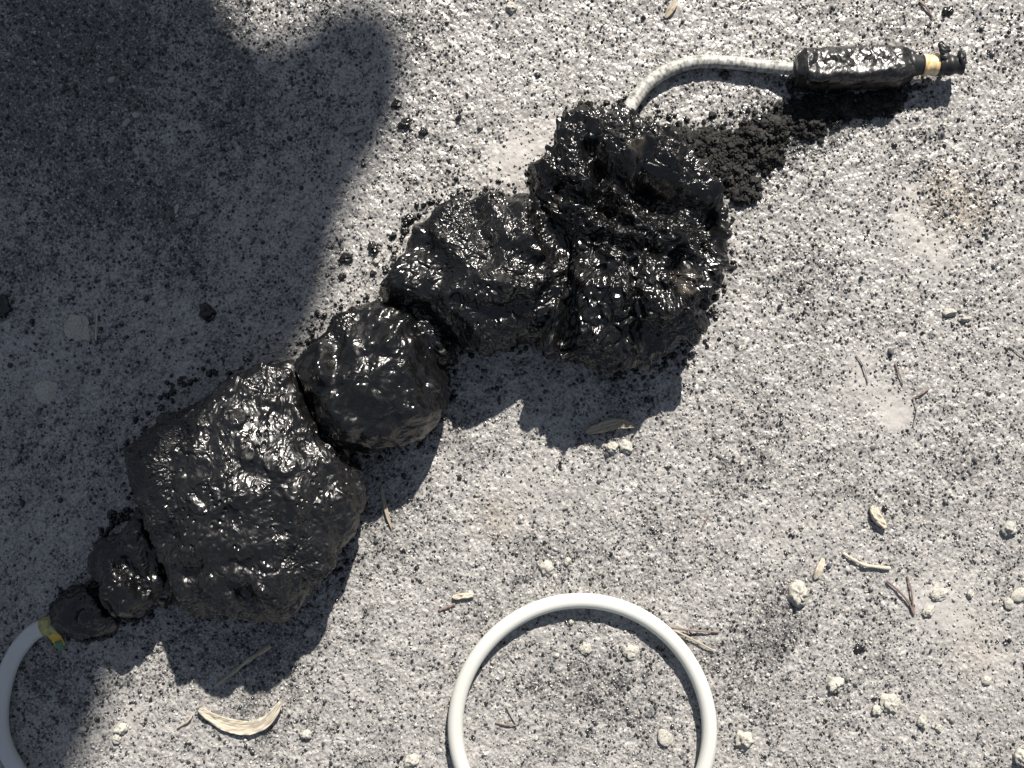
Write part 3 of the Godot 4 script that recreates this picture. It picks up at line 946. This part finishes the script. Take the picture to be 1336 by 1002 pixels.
func make_litter() -> void:
	var straw := bark_material(Color(0.18, 0.14, 0.1), Color(0.48, 0.43, 0.34), 91)
	var grey := bark_material(Color(0.16, 0.15, 0.14), Color(0.36, 0.35, 0.33), 92)
	var brown := bark_material(Color(0.09, 0.06, 0.05), Color(0.24, 0.18, 0.16), 93)
	var cream := bark_material(Color(0.26, 0.22, 0.16), Color(0.56, 0.52, 0.43), 94)
	twig("twig", [284, 893, 3, 300, 880, 3, 320, 864, 5, 334, 854, 6, 354, 842, 4], 2.0, 3.2, straw, "straight grey twig lying in shade above the bark strip")
	leaf("bark_strip", [261, 922, 8, 282, 938, 5, 305, 946, 4, 330, 947, 5, 352, 936, 8, 369, 913, 12], 9, 3, 0.25, 0.55, cream, "pale curved bark strip half in sun", "bark")
	leaf("grass_blade", [499, 632, 4, 502, 655, 6, 511, 689, 3], 2.6, 1.2, 0.2, 0.6, straw, "dry grass blade in the shade of the round lump", "grass blade")
	twig("twig", [508, 614, 3, 513, 605, 4, 520, 594, 3], 1.2, 0.8, grey, "thin dark twig above the dry grass blade")
	leaf("seed_husk", [763, 563, 3, 782, 558, 6, 805, 552, 8, 829, 556, 4], 7.5, 4, 0.2, 0.7, straw, "long grey seed husk at the shadow's edge", "seed husk")
	leaf("seed_husk", [1136, 659, 4, 1143, 674, 6, 1154, 689, 4], 6.5, 5, -0.1, 0.6, cream, "cream seed husk with dark flecks beside a black crumb", "seed husk")
	twig("stalk", [1099, 721, 3, 1113, 730, 4, 1130, 737, 5, 1161, 741, 3], 1.8, 2.4, cream, "whitish bent stalk left of the pine needles", "stalk")
	twig("pine_needle", [1156, 757, 3, 1172, 771, 4, 1184, 785, 4, 1192, 802, 2], 1.3, 1.7, brown, "longer brown needle of the pair meeting at a point", "pine needle")
	twig("pine_needle", [1183, 751, 3, 1188, 772, 4, 1191, 798, 2], 1.2, 1.2, brown, "shorter brown needle of the pair meeting at a point", "pine needle")
	twig("twig", [872, 817, 5, 900, 821, 6, 938, 824, 3], 1.6, 1.2, brown, "brown twig lying across right of the ring, upper of two")
	twig("twig", [876, 820, 4, 905, 834, 5, 932, 849, 3], 1.4, 1.1, straw, "pale brown twig right of the ring, lower of two")
	twig("pine_needle", [127, 409, 2, 127, 425, 4, 126, 444, 2], 0.8, 1.4, cream, "upright pale needle beside the flat pitted stone", "pine needle")
	leaf("wood_chip", [591, 779, 3, 604, 777, 5, 618, 776, 3], 4.0, 3.5, 0.0, 0.25, cream, "cream wood chip left of the hose ring", "wood chip")
	twig("twig", [573, 796, 2, 584, 792, 3, 594, 788, 2], 1.6, 1.9, brown, "short reddish twig under the wood chip")
	twig("twig", [646, 942, 2, 660, 945, 3, 674, 946, 2], 1.2, 1.0, brown, "short dark twig inside the ring, lying across")
	twig("twig", [661, 921, 2, 667, 933, 3, 674, 945, 2], 1.3, 0.9, grey, "short grey twig inside the ring, pointing up")
	twig("twig", [1167, 474, 2, 1172, 487, 3, 1177, 502, 2], 1.1, 0.8, brown, "hair thin red brown twig above the silt patch")
	twig("twig", [1116, 463, 2, 1126, 478, 3, 1132, 500, 2], 1.0, 0.9, grey, "hair thin grey twig left of the red brown one")
	twig("twig", [1190, 520, 2, 1200, 514, 4, 1211, 507, 2], 1.1, 1.4, brown, "small brown twig right of the silt patch, slanting")
	twig("twig", [1191, 520, 2, 1195, 535, 3, 1191, 556, 2], 1.0, 0.8, grey, "small grey twig along the silt patch's right side")
	leaf("leaf_scrap", [868, 24, 2, 875, 13, 5, 883, 2, 3], 4.5, 1.5, 0.3, 0.5, straw, "tan leaf scrap at the upper edge", "leaf")
	twig("twig", [252, 931, 2, 247, 939, 4, 232, 949, 2], 1.2, 1.0, straw, "fine curved twig left of the bark strip")
	twig("twig", [1199, 2, 2, 1207, 10, 3, 1216, 24, 2], 2.0, 1.0, brown, "dark twig at the upper edge above the handle")
	twig("twig", [915, 692, 2, 919, 682, 3, 924, 672, 2], 1.0, 1.2, brown, "tiny dark twig alone on bright ground")
	twig("twig", [549, 982, 2, 553, 965, 3, 556, 950, 2], 1.2, 0.8, grey, "thin twig at the lower edge left of the ring")
	twig("twig", [1316, 452, 2, 1330, 462, 3, 1340, 470, 2], 1.0, 1.0, grey, "fine grey twig at the right edge")
	leaf("leaf_scrap", [1063, 755, 2, 1067, 744, 4, 1074, 728, 2], 4.5, 1.6, 0.2, 0.5, cream, "yellowish leaf scrap above the tall crumbly stone", "leaf")
	leaf("wood_chip", [446, 172, 2, 460, 170, 3, 476, 165, 2], 4.0, 2.0, 0.2, 0.6, grey, "grey splinter in the shade near the shadow's edge", "wood chip")
	twig("twig", [170, 408, 2, 177, 405, 3, 184, 405, 2], 1.0, 0.8, cream, "tiny pale needle beside the small whitish pebble")
	leaf("wood_chip", [229, 279, 1, 231, 272, 3, 233, 266, 2], 2.4, 1.6, 0.1, 0.5, cream, "tiny pale splinter deep in the shade", "wood chip")


# ------------------------------------------------------------------ the person whose shadow falls over the left side
func make_person() -> void:
	var bones := [  # a, b, radius a, radius b, part
		[Vector3(-0.10, 0.95, -1.31), Vector3(-0.09, 1.12, -1.31), 0.155, 0.165, 1], [Vector3(-0.09, 1.12, -1.31), Vector3(-0.11, 1.30, -1.31), 0.165, 0.155, 1],
		[Vector3(-0.28, 1.38, -1.31), Vector3(0.034, 1.38, -1.32), 0.085, 0.08, 1], [Vector3(-0.155, 1.40, -1.31), Vector3(-0.16, 1.53, -1.28), 0.058, 0.052, 3],
		[Vector3(0.02, 1.38, -1.32), Vector3(0.142, 1.2, -1.37), 0.07, 0.056, 1], [Vector3(0.142, 1.2, -1.37), Vector3(0.178, 1.065, -1.331), 0.056, 0.03, 1], [Vector3(0.178, 1.06, -1.331), Vector3(0.018, 1.03, -1.25), 0.03, 0.027, 3], [Vector3(0.0, 1.08, -1.31), Vector3(0.04, 1.06, -1.31), 0.1, 0.06, 1],
		[Vector3(-0.32, 1.35, -1.31), Vector3(-0.41, 1.07, -1.30), 0.066, 0.048, 1], [Vector3(-0.41, 1.07, -1.30), Vector3(-0.40, 0.84, -1.24), 0.044, 0.03, 3],
		[Vector3(-0.02, 0.92, -1.31), Vector3(0.0, 0.5, -1.30), 0.088, 0.06, 2], [Vector3(0.0, 0.5, -1.30), Vector3(0.01, 0.1, -1.33), 0.06, 0.045, 2],
		[Vector3(-0.19, 0.92, -1.31), Vector3(-0.22, 0.5, -1.30), 0.088, 0.06, 2], [Vector3(-0.22, 0.5, -1.30), Vector3(-0.23, 0.1, -1.33), 0.06, 0.045, 2],
		[Vector3(0.01, 0.055, -1.34), Vector3(0.03, 0.04, -1.17), 0.05, 0.038, 4], [Vector3(-0.23, 0.055, -1.34), Vector3(-0.25, 0.04, -1.17), 0.05, 0.038, 4],
	]
	var head := [
		[Vector3(-0.16, 1.62, -1.285), Vector3(-0.16, 1.64, -1.275), 0.088, 0.08, 3], [Vector3(-0.16, 1.57, -1.255), Vector3(-0.16, 1.555, -1.235), 0.052, 0.03, 3],
		[Vector3(-0.16, 1.61, -1.19), Vector3(-0.16, 1.585, -1.175), 0.009, 0.013, 3], [Vector3(-0.245, 1.615, -1.28), Vector3(-0.247, 1.585, -1.275), 0.014, 0.01, 3],
		[Vector3(-0.075, 1.615, -1.28), Vector3(-0.073, 1.585, -1.275), 0.014, 0.01, 3], [Vector3(-0.195, 1.632, -1.205), Vector3(-0.125, 1.632, -1.205), 0.012, 0.012, 3], [Vector3(-0.182, 1.55, -1.2), Vector3(-0.138, 1.55, -1.2), 0.008, 0.008, 3],
		[Vector3(-0.16, 1.66, -1.30), Vector3(-0.16, 1.645, -1.315), 0.092, 0.085, 5], [Vector3(-0.158, 1.5, -1.29), Vector3(-0.16, 1.56, -1.28), 0.054, 0.054, 3],
	]
	var hands: Array = []
	for h in [[Vector3(0.018, 1.03, -1.25), Vector3(-0.8, -0.1, 0.25), Vector3(0.1, -0.9, 0.3)], [Vector3(-0.40, 0.84, -1.24), Vector3(0.0, -1.0, 0.12), Vector3(0.0, 0.12, 1.0)]]:
		var w: Vector3 = h[0]
		var along: Vector3 = h[1].normalized()
		var wide: Vector3 = (h[2] - along * h[2].dot(along)).normalized()
		var palm := along.cross(wide)
		hands.append([w, w + along * 0.075, 0.028, 0.026, 3])
		hands.append([w + along * 0.05 - wide * 0.02, w + along * 0.08 + wide * 0.022, 0.02, 0.02, 3])
		for k in 4:
			var root_ := w + along * 0.085 + wide * (0.03 - 0.02 * k)
			var size: float = [0.07, 0.08, 0.074, 0.058][k]
			var bend := root_ + (along + palm * 0.25).normalized() * size * 0.5
			hands.append([root_, bend, 0.0095, 0.009, 3])
			hands.append([bend, bend + (along + palm * 0.8).normalized() * size * 0.5, 0.009, 0.007, 3])
		hands.append([w + along * 0.03 + wide * 0.02, w + along * 0.06 + wide * 0.052, 0.013, 0.011, 3])
		hands.append([w + along * 0.06 + wide * 0.052, w + along * 0.09 + wide * 0.058, 0.011, 0.008, 3])
	var cols := [Color.WHITE, Color(0.1, 0.14, 0.22), Color(0.05, 0.055, 0.07), Color(0.42, 0.27, 0.2), Color(0.03, 0.025, 0.02), Color(0.03, 0.02, 0.015)]
	var field := func(p: Vector3, set_: Array, k: float) -> float:
		var d := 1.0
		for b in set_:
			var ab: Vector3 = b[1] - b[0]
			var t := clampf((p - b[0]).dot(ab) / ab.length_squared(), 0.0, 1.0)
			var e: float = p.distance_to(b[0] + ab * t) - lerpf(b[2], b[3], t)
			var h := clampf(0.5 + 0.5 * (d - e) / k, 0.0, 1.0)
			d = lerpf(d, e, h) - k * h * (1.0 - h)
		return d
	var v := PackedVector3Array()
	var f := PackedInt32Array()
	var col := PackedColorArray()
	var jobs := [[Vector3(-0.5, -0.0, -1.5), Vector3(0.28, 1.56, -1.1), 0.016, bones, 0.035], [Vector3(-0.28, 1.46, -1.42), Vector3(-0.04, 1.78, -1.14), 0.007, head, 0.014],
		[Vector3(-0.2, 0.93, -1.31), Vector3(0.06, 1.1, -1.13), 0.005, hands.slice(0, 12), 0.006], [Vector3(-0.46, 0.64, -1.3), Vector3(-0.34, 0.88, -1.12), 0.005, hands.slice(12), 0.006]]
	for j in jobs:
		var got := surface_net(j[0], j[1], j[2], func(p): return field.call(p, j[3], j[4]))
		var base := v.size()
		for p in got[0]:
			v.append(p)
			var best := 9.0
			var which := 0
			for b in j[3]:
				var ab: Vector3 = b[1] - b[0]
				var t := clampf((p - b[0]).dot(ab) / ab.length_squared(), 0.0, 1.0)
				var e: float = p.distance_to(b[0] + ab * t) - lerpf(b[2], b[3], t)
				if e < best:
					best = e
					which = b[4]
			col.append(cols[which])
		for i in got[1]:
			f.append(base + i)
	var at := Vector3(-0.11, 0, -1.3)
	var stand := at + Vector3(0.036, 0, -0.127)
	for i in v.size():
		v[i] -= at
	var m := mat_of(Color(1, 1, 1), 0.75, "clothes_and_skin")
	m.vertex_color_use_as_albedo = true
	solo("person", mesh_of(v, f, PackedVector2Array(), col), m, stand, "person in a blue shirt with one hand on the hip", "person")


# ------------------------------------------------------------------ scene
func _ready() -> void:
	rng.seed = 20
	# camera, straight above
	var cam := Camera3D.new()
	cam.name = "camera"
	cam.fov = rad_to_deg(2.0 * atan(501.0 * S / CAM_H))
	cam.near = 0.02
	cam.far = 300.0
	add_child(cam)
	cam.look_at_from_position(Vector3(0, CAM_H, 0), Vector3.ZERO, Vector3(0, 0, -1))
	cam.current = true
	# sky, sun and exposure
	var sky := ProceduralSkyMaterial.new()
	sky.sky_top_color = Color(0.49, 0.53, 0.6)
	sky.sky_horizon_color = Color(0.64, 0.67, 0.72)
	sky.sky_curve = 0.16
	sky.ground_bottom_color = Color(0.3, 0.29, 0.27)
	sky.ground_horizon_color = Color(0.5, 0.5, 0.5)
	sky.sky_energy_multiplier = 0.68
	var env := Environment.new()
	env.background_mode = Environment.BG_SKY
	env.sky = Sky.new()
	env.sky.sky_material = sky
	env.tonemap_mode = Environment.TONE_MAPPER_LINEAR
	env.tonemap_exposure = 1.85
	env.sdfgi_enabled = true
	env.ssao_enabled = true
	env.ssil_enabled = true
	var we := WorldEnvironment.new()
	we.name = "world"
	we.environment = env
	add_child(we)
	var sun := DirectionalLight3D.new()
	sun.name = "sun"
	sun.light_energy = 1.55
	sun.light_color = Color(1.0, 0.97, 0.93)
	sun.light_angular_distance = 0.8
	sun.shadow_enabled = true
	add_child(sun)
	sun.look_at_from_position(TO_SUN.normalized() * 5.0, Vector3.ZERO, Vector3.UP)

	n_warp = fnl(1, 16.0, 2)
	n_big = fnl(2, 34.0, 2)
	n_mid = fnl(3, 17.0, 3)
	n_mid.fractal_gain = 0.4
	n_ridge = fnl(4, 8.0, 3, FastNoiseLite.TYPE_SIMPLEX_SMOOTH, FastNoiseLite.FRACTAL_RIDGED)
	n_fine = fnl(5, 3.6, 2)
	n_grain = fnl(7, 2.3, 2)
	n_pit = fnl(6, 4.6, 1, FastNoiseLite.TYPE_CELLULAR)
	n_pit.cellular_return_type = FastNoiseLite.RETURN_DISTANCE
	g_roll = fnl(21, 40.0, 3)
	g_bump = fnl(22, 8.0, 4)
	g_tooth = fnl(25, 2.2, 2)
	g_patch = fnl(23, 150.0, 3)
	g_patch2 = fnl(24, 38.0, 3)

	var t0 := Time.get_ticks_msec()
	make_guide()
	make_ground()
	print("ground ", Time.get_ticks_msec() - t0)
	make_mud_hose()
	print("hose ", Time.get_ticks_msec() - t0)
	make_ring()
	make_soil()
	make_pebbles()
	make_litter()
	print("small ", Time.get_ticks_msec() - t0)
	make_grit()
	print("grit ", Time.get_ticks_msec() - t0)
	make_person()
	print("person ", Time.get_ticks_msec() - t0)
